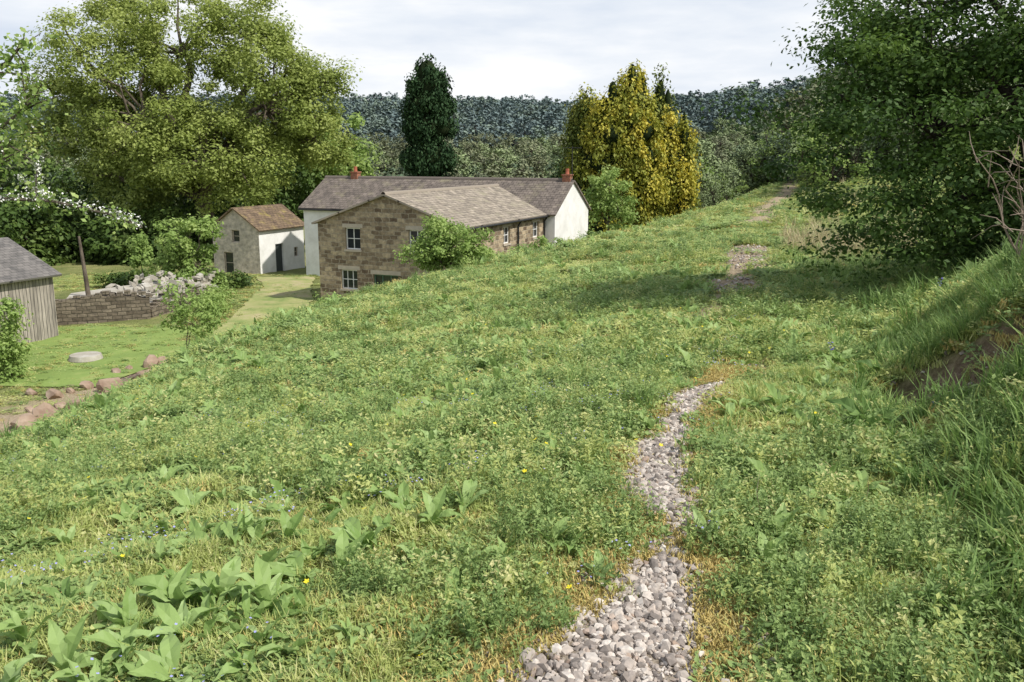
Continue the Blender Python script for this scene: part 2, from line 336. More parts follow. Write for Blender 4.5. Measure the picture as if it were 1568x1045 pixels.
keep=(rng.random(n)<hwv/.33+.01)&(np.abs(xx-pathx(yy))<hwv*1.7+.05)
xx=xx[keep];yy=yy[keep]; n=len(xx)
sc=rng.choice([.008,.013,.019,.028],n,p=[.3,.35,.25,.10])*rng.uniform(.8,1.25,n)
gx_=3.1+rng.normal(size=260)*.3; gy_=6.3+rng.normal(size=260)*.7
fy=np.concatenate([rng.uniform(15.5,18.5,150),rng.uniform(20.5,27,350)]); fx_=pathx(fy)+rng.normal(size=500)*.35
xx=np.concatenate([xx,gx_,fx_]);yy=np.concatenate([yy,gy_,fy]);sc=np.concatenate([sc,rng.uniform(.008,.03,260),rng.uniform(.015,.05,500)]);n=len(xx)
scatter('gravel',np.stack([xx,yy,h(xx,yy)+.012+sc*.4*rng.random(n)],1),rng.uniform(-.6,.6,(n,3))*[1,1,12],sc,rng.integers(0,9,n),[rock('gravel_stone_%d'%i,M_stone,1,.7,1+(i%2)) for i in range(9)])
# ---------------------------------------------------------------- ground cover clumps
def blade(mb,x,y,ang,hh,w,lean,tint):
    dx,dy=math.cos(ang),math.sin(ang); px,py=-dy*w/2,dx*w/2
    m=(x+dx*lean*.35,y+dy*lean*.35,hh*.6); t=(x+dx*lean,y+dy*lean,hh)
    mb.face([(x-px,y-py,-.01),(x+px,y+py,-.01),(m[0]+px*.8,m[1]+py*.8,m[2]),(m[0]-px*.8,m[1]-py*.8,m[2])],None,tint)
    mb.face([(m[0]-px*.8,m[1]-py*.8,m[2]),(m[0]+px*.8,m[1]+py*.8,m[2]),t],None,tint)
def tuft(name,mat,n,rad,h0,h1,w,leanf):
    mb=MB()
    for i in range(n):
        r=rad*math.sqrt(random.random()); a=random.uniform(0,6.283); hh=random.uniform(h0,h1)
        blade(mb,r*math.cos(a),r*math.sin(a),random.uniform(0,6.283),hh,w*random.uniform(.7,1.3),hh*random.uniform(.1,leanf),random.random())
    return mb.obj(name,mat,link=False,tint=True)
def lf(mb,c,b,tl,L,wr,t):
    d=Vector((math.cos(b)*math.cos(tl),math.sin(b)*math.cos(tl),math.sin(tl))); s=Vector((-math.sin(b),math.cos(b),random.uniform(-.3,.3)))*L*wr
    up=Vector((0,0,L*.1)); mb.face([c,c+d*L*.4+s+up,c+d*L,],None,t); mb.face([c,c+d*L,c+d*L*.4-s+up],None,t)
def weed(name,mat,n,rad,zmax,L0,L1):
    mb=MB()
    for i in range(n):
        r=rad*math.sqrt(random.random()); a=random.uniform(0,6.283); z=random.uniform(.005,zmax)*(1-.5*r/rad)
        lf(mb,Vector((r*math.cos(a),r*math.sin(a),z)),random.uniform(0,6.283),random.uniform(-.2,.7),random.uniform(L0,L1),.32,random.random())
    return mb.obj(name,mat,link=False,tint=True)
def stemweed(name,mat,ns,rad,h0,h1,L0,L1):
    mb=MB()
    for i in range(ns):
        r=rad*math.sqrt(random.random()); a=random.uniform(0,6.283); x,y=r*math.cos(a),r*math.sin(a); hh=random.uniform(h0,h1); lx,ly=random.uniform(-.3,.3)*hh,random.uniform(-.3,.3)*hh; t=random.random()
        blade(mb,x,y,math.atan2(ly,lx),hh,.004,math.hypot(lx,ly),.2)
        k=int(hh/.018)
        for j in range(k):
            f=(j+.5)/k; L=random.uniform(L0,L1)*(1.1-.5*f); lf(mb,Vector((x+lx*f,y+ly*f,hh*f)),j*2.4+a,random.uniform(-.1,.8),L,.25,min(1,t*.6+f*.4))
    return mb.obj(name,mat,link=False,tint=True)
def dock(name,mat,n,L0,L1,wr=.3,rise=(.5,1.1)):
    mb=MB()
    for i in range(n):
        b=random.uniform(0,6.283)+i; L=random.uniform(L0,L1)*random.choice([.6,.8,1,1]); el=random.uniform(*rise); t=random.random()
        wv=[.10,.5,.85,1,.9,.62,.3,.03]; droop=random.uniform(.5,2.2); tw=random.uniform(-.9,.9); wph=random.uniform(0,6); K=len(wv)
        p=Vector((math.cos(b)*.01,math.sin(b)*.01,.03)); e=el; rows=[]; bb=b
        for k in range(K):
            w=L*wr*.5*wv[k]; bb+=tw/K*.6; dx,dy=math.cos(bb),math.sin(bb); roll=tw*k/K*.8
            s=Vector((-dy*math.cos(roll),dx*math.cos(roll),math.sin(roll)))*w; fold=Vector((0,0,w*.4)); r1=Vector((0,0,math.sin(wph+k*2.1)*.035*L)); r2=Vector((0,0,math.sin(wph+2+k*1.9)*.035*L))
            rows.append((p+s+fold+r1,p.copy(),p-s+fold+r2))
            p=p+Vector((dx*math.cos(e),dy*math.cos(e),math.sin(e)))*L/(K-1); e-=droop/(K-1)
        for k in range(K-1):
            A,B=rows[k],rows[k+1]
            mb.face([A[0],A[1],B[1],B[0]],None,t); mb.face([A[1],A[2],B[2],B[1]],None,t)
    return mb.obj(name,mat,link=False,tint=True)
def flower(name,mat,n,rad,z0,z1,s):
    mb=MB()
    for i in range(n):
        c=Vector((random.uniform(-rad,rad),random.uniform(-rad,rad),random.uniform(z0,z1)))
        tl=Vector((random.uniform(-.4,.4),random.uniform(-.4,.4),1)).normalized(); a=tl.orthogonal().normalized(); b=tl.cross(a)
        for k in range(5):
            t=k*1.2566; d=a*math.cos(t)+b*math.sin(t); q=a*math.cos(t+1.57)+b*math.sin(t+1.57)
            mb.face([c,c+d*s*.6+q*s*.35,c+d*s+tl*s*.2,c+d*s*.6-q*s*.35])
    return mb.obj(name,mat,link=False)
src=[]
for i in range(4): src.append(tuft('c0%d_grass_tuft'%i,M_grass,50,.08,.02,.065,.0055,1.5))
for i in range(4): src.append(weed('c1%d_weed'%i,M_weed,65,.085,.05,.014,.034))
for i in range(2): src.append(weed('c2%d_grass_herb'%i,M_grass,70,.09,.035,.014,.03))
for i in range(4): src.append(dock('c3%d_dock'%i,M_dock,7+i,.14,.24,.34,(.6,1.3)))
for i in range(3): src.append(tuft('c4%d_long_grass'%i,M_dark,34,.08,.10,.26,.010,1.2))
for i in range(2): src.append(tuft('c5%d_moss'%i,M_moss,80,.08,.008,.03,.005,1.5))
src.append(flower('c60_buttercup',M_yel,1,.02,.10,.14,.011)); src.append(flower('c61_speedwell',M_blue,6,.08,.05,.09,.005)); src.append(flower('c62_bluebell',M_pur,9,.03,.14,.26,.014))
src.append(tuft('c70_straw',M_straw,2,.1,.1,.4,.007,1.6)); src.append(tuft('c71_tall_straw',M_straw,35,.12,.2,.5,.006,.7))
for i in range(3): src.append(dock('c8%d_plantain'%i,M_dark,9,.10,.19,.26,(.7,1.35)))
for i in range(3): src.append(stemweed('c9%d_stem_weed'%i,[M_weed,M_weed,M_grass][i],14,.09,.06,.17,.02,.045))
IDX={o.name[:3]:k for k,o in enumerate(src)}
def cands(n,y0,y1):
    y=np.sqrt(rng.uniform(y0*y0,y1*y1,n)); x=rng.uniform(-1,1,n)*(.64*y+.6); return x,y
PP=[];RR=[];SS=[];II=[]
def put(x,y,keep,ids,s0,s1,tilt=.25,zoff=0,zp=1.0):
    x=x[keep];y=y[keep];n=len(x); ids=[IDX[i] for i in ids]
    PP.append(np.stack([x,y,h(x,y)+zoff],1)); r=rng.uniform(-1,1,(n,3))*[tilt,tilt,3.14]; RR.append(r)
    s=rng.uniform(s0,s1,n); SS.append(np.stack([s,s,s**zp*rng.uniform(.75,1.25,n)],1)); II.append(np.array(ids)[rng.integers(0,len(ids),n)])
GR=['c00','c01','c02','c03','c20','c21']; WD=['c10','c11','c12','c13']; LG=['c40','c41','c42']; DK=['c30','c31','c32','c33']; PL=['c80','c81','c82']; SW=['c90','c91','c92']
def gap(x,y):
    return np.abs(x-pathx(y)+vn(y*3,y*0,3)*-.1)<np.interp(y,HW_Y,HW)*.75
def dens(x,y):
    g=gap(x,y); s=worn(x,y)
    return np.where(g,.01,1)*np.where(scoop(x,y)>.25,.03,1)*np.where((y<8)&(np.abs(x-pathx(y))<np.interp(y,HW_Y,HW)+.1),.4,1)*np.where(s>.18,.04,1)*(1-.9*rubble(x,y))
def valley(x,y): return (x<np.interp(y,XB_Y,XB_X)-7)&(y>22)
for (y0,y1,n,sA,sB) in ((1.2,4.5,17000,.75,1.25),(4.5,9,26000,1.0,1.8),(9,18,30000,1.6,2.8),(18,34,30000,2.2,4.0),(34,75,20000,3.8,6.5)):
    x,y=cands(n,y0,y1); pn=.6*vr(x*.6,y*.6,21)+.8*vr(x*2.6,y*2.6,22)+.6*vr(x*7,y*7,23); u=rng.random(n); D=dens(x,y)*~valley(x,y)
    bare=vr(x*.55,y*.55,24)+.6*vr(x*2,y*2,25)+.3*vr(x*5,y*5,28); D=D*np.where(bare>.13,.33,1)
    isw=(pn+rng.normal(size=n)*.2)>.12
    put(x,y,(u<D)&isw,WD,sA,sB,zp=.45); put(x,y,(u<D)&~isw,GR,sA,sB,zp=.35)
    put(x,y,(rng.random(n)<.20*(bare>-.02)*D),['c50','c51'],sA*1.1,sB*1.1,zp=.6)
    k=n//4; x,y=cands(k,y0,y1); pn=vr(x*.9,y*.9,26)+.6*vr(x*3,y*3,27); put(x,y,(pn>.06)&(rng.random(k)<.75*dens(x,y))&~valley(x,y),SW,sA*.75,sB*.9,.4,zp=.5)
for (y0,y1,n,sA,sB) in ((1.2,9,9000,.6,1.15),(9,30,4500,1.0,1.6)):
    x,y=cands(n,y0,y1); dx=x-pathx(y); prob=ss((dx-.9)/1.3)*.75*dens(x,y)*(vr(x*1.1,y*1.1,30)>-.25)+.02*(vr(x*.7,y*.7,31)>.15)*(dens(x,y)>.5)
    put(x,y,rng.random(n)<prob,LG,sA,sB,zp=.8)
    x,y=cands(n//2,y0,y1); dx=x-pathx(y); put(x,y,(dx>1)&(rng.random(n//2)<.5*dens(x,y)),WD+SW+['c80','c81'],sA*1.3,sB*1.5,.5)
x,y=cands(9000,9,60); pb=((np.interp(y,XB_Y,XB_X)-x)>-1.2)&((np.interp(y,XB_Y,XB_X)-x)<6)&~valley(x,y)
put(x,y,pb&(rng.random(9000)<.35),LG+WD+DK+SW,1.0,1.9)
x=rng.uniform(-30,-8,17000); y=rng.uniform(24,62,17000)
drv=(x>np.interp(y,[33,38,42,47,54,60],[-12.9,-12.9,-13.2,-13.8,-14.9,-17]))&(y>33)
put(x,y,valley(x,y)&(~drv|(vn(x*.7,y*.7,66)>.05))&(rng.random(17000)<1-.9*rubble(x,y))&~((y>40.5)&(x<-15.8)&(y<52)),['c20','c21','c10','c00','c50'],2.0,3.4,zp=.12)
# broad-leaved docks scattered across the slope
x,y=cands(2600,2.2,12); pn=vr(x*.8,y*.8,41); left=x<pathx(y)-.35
put(x,y,left&(pn>.06)&(rng.random(2600)<.22*dens(x,y)),DK,.55,.95,.4); put(x,y,(rng.random(2600)<.24*dens(x,y)),PL+DK,.5,.9,.4)
x,y=cands(2200,3,9); put(x,y,(rng.random(2200)<.28*dens(x,y)),DK,.5,.9,.4)
x,y=cands(2400,8,20); put(x,y,(rng.random(2400)<.7*dens(x,y)),DK,.75,1.25,.4)
x,y=cands(5000,12,45); put(x,y,(vr(x*.5,y*.5,42)>-.1)&(rng.random(5000)<.4)&~valley(x,y)&(np.abs(x-pathx(y))>1.3),DK+PL,1.0,1.7)
cx=rng.normal(size=40)*.42-1.35; cy=rng.normal(size=40)*.28+3.35; put(cx,cy,cx<5,DK,.55,1.0,.45)
cx=rng.normal(size=8)*.2-.95; cy=rng.normal(size=8)*.12+2.75; put(cx,cy,cx<5,DK,.5,.8,.45)
cx=rng.normal(size=10)*.3-.9; cy=rng.normal(size=10)*.2+4.6; put(cx,cy,cx<5,DK,.55,.9,.45)
n=12000; y=rng.uniform(1.5,8.5,n); hwv=np.interp(y,HW_Y+[8.6],HW+[.1]); sd_=rng.choice([-1,1],n); x=pathx(y)+vn(y*3,y*0,3)*.1+sd_*(hwv*.75+np.abs(rng.normal(size=n))*.12)
put(x,y,(rng.random(n)<.45+vn(x*2,y*2,51))&~((hwv>.06)&gap(x,y)),['c50','c51'],.7,1.4)
n=3000; y=rng.uniform(8,45,n); x=pathx(y)+rng.normal(size=n)*.6; put(x,y,(vn(x,y*.4,9)>-.1)&(worn(x,y)<.25),['c50','c51'],1.2,2.5,zp=.4)
x,y=cands(2600,1.5,9); put(x,y,(vr(x*1.5,y*1.5,52)>.2)&~gap(x,y),['c50','c51'],.8,1.4)
x,y=cands(620,2,16); put(x,y,(x<pathx(y)+1)&(rng.random(620)<.6),['c60'],1.0,1.4)
x,y=cands(2600,2,12); put(x,y,(x<pathx(y)+.2)&(vr(x*1.1,y*1.1,61)>-.02)&~gap(x,y),['c61'],1.0,1.3)
x,y=cands(120,5,16); put(x,y,(x>pathx(y)+.8)&(rng.random(120)<.5),['c62'],.7,1.0)
x,y=cands(800,2,14); put(x,y,(x>pathx(y)+.3)&(rng.random(800)<.6),['c70'],.7,1.2,.9)
x,y=cands(2500,9,70); put(x,y,((x-pathx(y))>1.8)&(vn(x*.5,y*.3,71)>.1),['c71'],.8,1.5)
x=rng.normal(size=90)*.7+8.4; y=rng.normal(size=90)*3+24; put(x,y,x-pathx(y)>.9,['c71'],1.0,1.8)
scatter('grass',np.concatenate(PP),np.concatenate(RR),np.concatenate(SS),np.concatenate(II),src)
# ---------------------------------------------------------------- buildings
M_sw=brickmat('sandstone_wall',(.50,.41,.28),(.15,.11,.075),(.38,.33,.25),.44,.22,.024,.22,5,moss=None,dsc=2.6)
M_sw2=brickmat('field_stone_wall',(.25,.215,.165),(.12,.10,.075),(.09,.08,.06),.42,.17,.02,.16,5)
M_ren=noisemat('white_render',[(.3,(.66,.65,.61)),(.6,(.82,.81,.78))],scale=1.2,bump=.15,rough=.9)
M_cream=brickmat('limewashed_stone',(.58,.53,.44),(.46,.42,.34),(.52,.48,.40),.42,.2,.018,.2,3,bump=.4)
M_rf1=brickmat('stone_slates',(.38,.335,.275),(.25,.22,.18),(.10,.085,.07),.42,.26,.014,.04,2.2,.8,moss=(.32,.29,.20))
M_rf2=brickmat('weathered_tiles',(.22,.19,.165),(.15,.13,.115),(.06,.05,.045),.34,.24,.014,.04,2,.8,moss=(.27,.24,.16))
M_rf3=brickmat('mossy_tiles',(.23,.17,.11),(.15,.11,.08),(.05,.04,.03),.34,.24,.014,.04,2,.7,moss=(.34,.28,.08))
M_slate=brickmat('slate_roof',(.20,.19,.18),(.15,.145,.14),(.06,.06,.06),.3,.2,.01,.01,2,.4)
M_wht=plain('white_paint',(.75,.75,.72)); M_grn=plain('green_paint',(.12,.22,.15)); M_blk=plain('black_plastic',(.02,.02,.02))
M_red=plain('terracotta',(.42,.13,.07)); M_brick=brickmat('chimney_brick',(.42,.16,.09),(.3,.12,.07),(.3,.24,.18),.22,.075,.01,.01,6)
M_lint=plain('stone_lintel',(.45,.39,.31)); M_door=plain('dark_door',(.05,.06,.06))
m,nt,out=newmat('window_glass'); p=N(nt,'ShaderNodeBsdfPrincipled',Roughness=.06); p.inputs['Base Color'].default_value=(.02,.025,.03,1); p.inputs['Specular IOR Level'].default_value=.6; nt.links.new(p.outputs[0],out.inputs[0]); M_glass=m
U=Vector((.9165,-.4,0)); W=Vector((.4,.9165,0)); UP=Vector((0,0,1))
def wall(mb,p0,d,L,z0,z1,ops=(),gable=0,inw=None):
    p0=Vector((p0[0],p0[1],0)); P=lambda u,z:p0+d*u+UP*z
    xs=sorted({0,L,*[o[0] for o in ops],*[o[1] for o in ops]}); zs=sorted({z0,z1,*[o[2] for o in ops],*[o[3] for o in ops]})
    for a,b in zip(xs,xs[1:]):
        for c,e in zip(zs,zs[1:]):
            um,zm=(a+b)/2,(c+e)/2
            if any(o[0]<um<o[1] and o[2]<zm<o[3] for o in ops): continue
            mb.face([P(a,c),P(b,c),P(b,e),P(a,e)],[(a,c),(b,c),(b,e),(a,e)])
    if gable: mb.face([P(0,z1),P(L,z1),P(L/2,z1+gable)],[(0,z1),(L,z1),(L/2,z1+gable)])
    if inw:
        for o in ops:
            a,b,c,e=o[:4]; i=inw*.2
            for q in ((P(a,c),P(b,c),P(b,c)+i,P(a,c)+i),(P(a,e)+i,P(b,e)+i,P(b,e),P(a,e)),(P(a,c)+i,P(a,e)+i,P(a,e),P(a,c)),(P(b,c),P(b,e),P(b,e)+i,P(b,c)+i)):
                mb.face(q,[(0,0),(1,0),(1,.2),(0,.2)])
def windows(fr,gl,li,p0,d,inw,ops):
    p0=Vector((p0[0],p0[1],0))
    for o in ops:
        a,b,c,e=o[:4]; nm=o[4] if len(o)>4 else 2
        B=p0+inw*.12; t=.06
        fr.box(B+d*a+UP*c,d*t,inw*.05,UP*(e-c)); fr.box(B+d*(b-t)+UP*c,d*t,inw*.05,UP*(e-c))
        fr.box(B+d*(a+t)+UP*c,d*(b-a-2*t),inw*.05,UP*t); fr.box(B+d*(a+t)+UP*(e-t),d*(b-a-2*t),inw*.05,UP*t)
        for k in range(1,nm): fr.box(B+inw*.004+d*(a+(b-a)*k/nm-.02)+UP*(c+t),d*.04,inw*.04,UP*(e-c-2*t))
        fr.box(B+inw*.008+d*(a+t)+UP*((c+e)/2-.018),d*(b-a-2*t),inw*.03,UP*.036)
        gl.face([B+inw*.03+d*a+UP*c,B+inw*.03+d*b+UP*c,B+inw*.03+d*b+UP*e,B+inw*.03+d*a+UP*e])
        if li is not None:
            li.box(p0-inw*.012+d*(a-.15)+UP*(e+.003),d*(b-a+.3),inw*.05,UP*.2); li.box(p0-inw*.05+d*(a-.06)+UP*(c-.1),d*(b-a+.12),inw*.1,UP*.097)
def slope(mb,e0,e1,r1,r0,th=.09):
    e0,e1,r1,r0=map(Vector,(e0,e1,r1,r0)); n=(e1-e0).cross(r0-e0).normalized()
    if n.z<0: n=-n
    def uvp(p):
        a=(e1-e0).normalized(); b=n.cross(a); return ((p-e0).dot(a),abs((p-e0).dot(b)))
    T=[p+n*th for p in (e0,e1,r1,r0)]; B=[e0,e1,r1,r0]
    mb.face(T,[uvp(p) for p in B]); mb.face(B[::-1],[uvp(p) for p in B[::-1]])
    for i in range(4):
        j=(i+1)%4; mb.face([B[i],B[j],T[j],T[i]],[(0,0),(1,0),(1,.1),(0,.1)])
def chimney(mb,pot,c,w,d,z0,z1):
    c=Vector(c); mb.box(c-U*w/2-W*d/2+UP*z0,U*w,W*d,UP*(z1-z0)); mb.box(c-U*(w/2+.05)-W*(d/2+.05)+UP*(z1+.002),U*(w+.1),W*(d+.1),UP*.08)
    v,q=tube([c+UP*(z1+.08),c+UP*(z1+.25),c+UP*(z1+.42)],[.13,.11,.12],10)
    for f in q: pot.face([v[i] for i in f])
def xy(v,z): return Vector((v.x,v.y,z))
house=empty('stone_farmhouse')
L0=Vector((-10.0,47.1,0)); R0=L0+U*8.2; wl=11.0; EZ=-1.8; RZ=-.35; BZ=-7.0
gops=[(1.65,2.55,-3.1,-2.0,2),(5.35,6.25,-3.1,-2.0,2),(1.3,2.3,-5.15,-4.15,3)]
gdoor=[(3.25,4.7,-6.2,-4.3,3)]
sops=[(5.1,5.95,-3.05,-2.15,2),(9.2,10.1,-3.05,-2.15,2)]
st=MB(); fr=MB(); gl=MB(); li=MB(); fg=MB()
wall(st,L0,U,8.2,BZ,EZ,gops+gdoor,RZ-EZ,W); wall(st,R0,W,wl,BZ,EZ,sops,0,-U); wall(st,L0+W*wl,-W,wl,BZ,EZ)
windows(fr,gl,li,L0,U,W,gops); windows(fg,gl,li,L0,U,W,gdoor); windows(fr,gl,li,R0,W,-U,sops)
st.obj('stone_walls',M_sw,house); li.obj('lintels',M_lint,house); fg.obj('green_door_frame',M_grn,house)
C=R0+W*wl+U*.65; BL=17.8; BD=6.0; A=C-U*BL; BR=.02; BE=-1.75
bw=MB(); bops=[(2.2,3.0,-3.2,-2.3,2)]
wall(bw,A,U,BL,BZ,BE,bops,0,W); wall(bw,C,W,BD,BZ,BE,(),BR-BE); wall(bw,A+W*BD,-W,BD,BZ,BE,(),BR-BE); wall(bw,C+W*BD,-U,BL,BZ,BE)
windows(fr,gl,None,A,U,W,bops)
bw.obj('rendered_walls',M_ren,house); fr.obj('window_frames',M_wht,house); gl.obj('window_glass',M_glass,house)
rf=MB(); o=.22
sl=(RZ-EZ)/4.1
Lr=L0+U*4.1
f0=L0-W*o-U*o; 
slope(rf,xy(f0,EZ-sl*o),xy(L0-U*o+W*wl,EZ-sl*o),xy(Lr+W*(wl+2.45),RZ),xy(Lr-W*o,RZ))
slope(rf,xy(R0-W*o+U*o,EZ-sl*o),xy(R0+U*o+W*wl,EZ-sl*o),xy(Lr+W*(wl+2.45),RZ),xy(Lr-W*o,RZ))
v,q=tube([xy(Lr-W*o,RZ+.06),xy(Lr+W*5,RZ+.06),xy(Lr+W*(wl+2.4),RZ+.06)],[.13]*3,8)
for f in q: rf.face([v[i] for i in f],[(0,0),(.1,0),(.1,.1),(0,.1)])
rf.obj('front_roof',M_rf1,house)
rb=MB(); s2=(BR-BE)/(BD/2); Cm=C+W*BD/2; Am=A+W*BD/2
slope(rb,xy(A-U*o-W*o,BE-s2*o),xy(C+U*.12-W*o,BE-s2*o),xy(Cm+U*.12,BR),xy(Am-U*o,BR)); slope(rb,xy(C+U*.12+W*(BD+o),BE-s2*o),xy(A-U*o+W*(BD+o),BE-s2*o),xy(Am-U*o,BR),xy(Cm+U*.12,BR))
v,q=tube([xy(Am-U*o,BR+.06),xy(Cm,BR+.06)],[.13]*2,8)
for f in q: rb.face([v[i] for i in f],[(0,0),(.1,0),(.1,.1),(0,.1)])
rb.obj('back_roof',M_rf2,house)
ch=MB();pt=MB(); chimney(ch,pt,Am+U*2.2,.5,.45,BR-.6,BR+.4); chimney(ch,pt,Cm-U*.35,.5,.45,BR-.6,BR+.35)
ch.obj('chimneys',M_brick,house); pt.obj('chimney_pots',M_red,house)
gt=MB()
def pipe(mb,pts,r,n=6):
    v,q=tube(pts,[r]*len(pts),n)
    for f in q: mb.face([v[i] for i in f])
pipe(gt,[xy(R0+U*(o+.05)-W*o,EZ-.1),xy(R0+U*(o+.05)+W*wl,EZ-.1)],.06)
for t in (6.9,10.8): pipe(gt,[xy(R0+U*.25+W*t,EZ-.12),xy(R0+U*.08+W*t,EZ-.4),xy(R0+U*.08+W*t,-6.2)],.05)
pipe(gt,[xy(A-W*(o+.05)-U*o,BE-.16),xy(A-W*(o+.05)+U*7.5,BE-.16)],.06)
ap=Cm-U*.35
pipe(gt,[xy(ap+U*.3,BR+.3),xy(ap+U*.3,BR+2.1)],.03)
pipe(gt,[xy(ap-U*.3,BR+2.0),xy(ap+U*.9,BR+2.0)],.025)
for k in range(6): pipe(gt,[xy(ap+U*(-.25+.2*k)-W*.25,BR+2.0),xy(ap+U*(-.25+.2*k)+W*.25,BR+2.0)],.015)
gt.obj('gutters_pipes_and_aerial',M_blk,house)
outb=empty('white_outbuilding')
Cc=Vector((-17.2,62,0)); G0=Cc-U*4; oe=-3.35; orr=-2.0; ob=-7.2
g1=[(1.7,2.35,-4.3,-3.45,1),(.9,1.7,-6.5,-5.0,1)]
w=MB(); wall(w,G0,U,4,ob,oe,g1,orr-oe,W); w.obj('gable_wall',M_cream,outb)
s1=[(3.8,4.3,-5.6,-4.9,2)]
w=MB(); wall(w,Cc,W,5,ob,oe,s1+[(1.7,2.6,-6.5,-4.5,1)],0,-U); wall(w,G0+W*5,-W,5,ob,oe); wall(w,Cc+W*5,-U,4,ob,oe,(),orr-oe); w.obj('side_walls',M_ren,outb)
fr=MB();gl=MB(); windows(fr,gl,None,G0,U,W,g1); windows(fr,gl,None,Cc,W,-U,s1); fr.obj('window_frames',M_lint,outb); gl.obj('window_glass',M_glass,outb)
dr=MB(); dr.box(Cc+W*1.7-U*.15+UP*-6.5,W*.9,-U*.05,UP*2.0); dr.obj('door',M_door,outb)
rf=MB(); sl=(orr-oe)/2; Gm=G0+U*2
slope(rf,xy(G0-U*o-W*o,oe-sl*o),xy(G0-U*o+W*5.2,oe-sl*o),xy(Gm+W*5.2,orr),xy(Gm-W*o,orr)); slope(rf,xy(Cc+U*o-W*o,oe-sl*o),xy(Cc+U*o+W*5.2,oe-sl*o),xy(Gm+W*5.2,orr),xy(Gm-W*o,orr)); rf.obj('roof',M_rf3,outb)
barn=empty('timber_barn')
Bc=Vector((-19.4,38.2,0)); BLn=9; bz=-6.6; be=-3.25; bwid=5.5
m,nt,out=newmat('weathered_boards'); uv=N(nt,'ShaderNodeUVMap'); b=N(nt,'ShaderNodeTexBrick'); b.offset=0
b.inputs['Scale'].default_value=1; b.inputs['Brick Width'].default_value=.16; b.inputs['Row Height'].default_value=20; b.inputs['Mortar Size'].default_value=.012
b.inputs['Color1'].default_value=(.44,.39,.33,1); b.inputs['Color2'].default_value=(.25,.22,.185,1); b.inputs['Mortar'].default_value=(.04,.04,.035,1)
nn=N(nt,'ShaderNodeTexNoise',Scale=3,Detail=6); mpp=N(nt,'ShaderNodeMapping'); mpp.inputs['Scale'].default_value=(6,.5,1); nt.links.new(uv.outputs[0],mpp.inputs[0]); nt.links.new(mpp.outputs[0],nn.inputs['Vector'])
rr_=ramp(nt,[(.3,(.5,.5,.5)),(.7,(1.25,1.25,1.25))],nn.outputs['Fac']); mu=N(nt,'ShaderNodeMix',data_type='RGBA',blend_type='MULTIPLY'); mu.inputs[0].default_value=1
nt.links.new(uv.outputs[0],b.inputs['Vector']); nt.links.new(b.outputs['Color'],mu.inputs[6]); nt.links.new(rr_,mu.inputs[7]); p=N(nt,'ShaderNodeBsdfPrincipled',Roughness=.9); nt.links.new(mu.outputs[2],p.inputs['Base Color']); nt.links.new(p.outputs[0],out.inputs[0]); M_board=m
w=MB(); F0=Bc-W*BLn; wall(w,F0,W,BLn,bz,be); wall(w,F0-U*bwid,U,bwid,bz,be,(),1.3); wall(w,Bc,-U,bwid,bz,be,(),1.3); wall(w,Bc-U*bwid,-W,BLn,bz,be); w.obj('board_walls',M_board,barn)
rf=MB(); sl=1.3/(bwid/2); Fm=F0-U*bwid/2; Bm=Bc-U*bwid/2
slope(rf,xy(F0+U*.3-W*.2,be-sl*.3),xy(Bc+U*.3+W*.2,be-sl*.3),xy(Bm+W*.2,be+1.3),xy(Fm-W*.2,be+1.3)); slope(rf,xy(F0-U*(bwid+.3)-W*.2,be-sl*.3),xy(Bc-U*(bwid+.3)+W*.2,be-sl*.3),xy(Bm+W*.2,be+1.3),xy(Fm-W*.2,be+1.3)); rf.obj('roof',M_slate,barn)
def rubble_wall(name,a,b,z0,z1,th,mat):
    mb=MB(); a=Vector((*a,0)); b=Vector((*b,0)); d=(b-a); L=d.length; d.normalize(); n=Vector((-d.y,d.x,0)); k=int(L/.3); tp=[z1+.25*math.sin(i*.21)+random.uniform(-.05,.05) for i in range(k+1)]
    for i in range(k):
        u0=L*i/k; u1=L*(i+1)/k
        P=lambda u,s,z:a+d*u+n*(s*th)+UP*z
        for s0 in (0,1):
            mb.face([P(u0,s0,z0),P(u1,s0,z0),P(u1,s0,tp[i+1]),P(u0,s0,tp[i])],[(u0,z0),(u1,z0),(u1,tp[i+1]),(u0,tp[i])])
        mb.face([P(u0,0,tp[i]),P(u1,0,tp[i+1]),P(u1,1,tp[i+1]),P(u0,1,tp[i])],[(u0,0),(u1,0),(u1,.4),(u0,.4)])
        c=P((u0+u1)/2,0,tp[i]+.02); c=c+n*random.uniform(.0,.08); mb.box(c,d*random.uniform(.2,.34),n*random.uniform(.3,.42),UP*random.uniform(.06,.16))
    for u,t_ in ((0,tp[0]),(L,tp[-1])): mb.face([P(u,0,z0),P(u,1,z0),P(u,1,t_),P(u,0,t_)],[(0,z0),(.4,z0),(.4,t_),(0,t_)])
    return mb.obj(name,mat)
rubble_wall('stone_retaining_wall',(-21,40.6),(-17.0,42.2),-6.8,-5.0,.5,M_sw2)
rubble_wall('stone_retaining_wall',(-17.0,42.4),(-15.9,47.5),-6.8,-5.5,.5,M_sw2)
M_pale=noisemat('pale_paving',[(.3,(.30,.27,.21)),(.55,(.42,.39,.33)),(.75,(.58,.56,.52))],scale=1.6,detail=10,bump=.4)
tm=MB(); tm.face([(-21,41.2,-5.45),(-16.9,43,-5.45),(-15.8,48,-5.45),(-20,52,-5.45),(-23,47,-5.45)]); tm.obj('paved_terrace',M_pale)
slabs=MB()
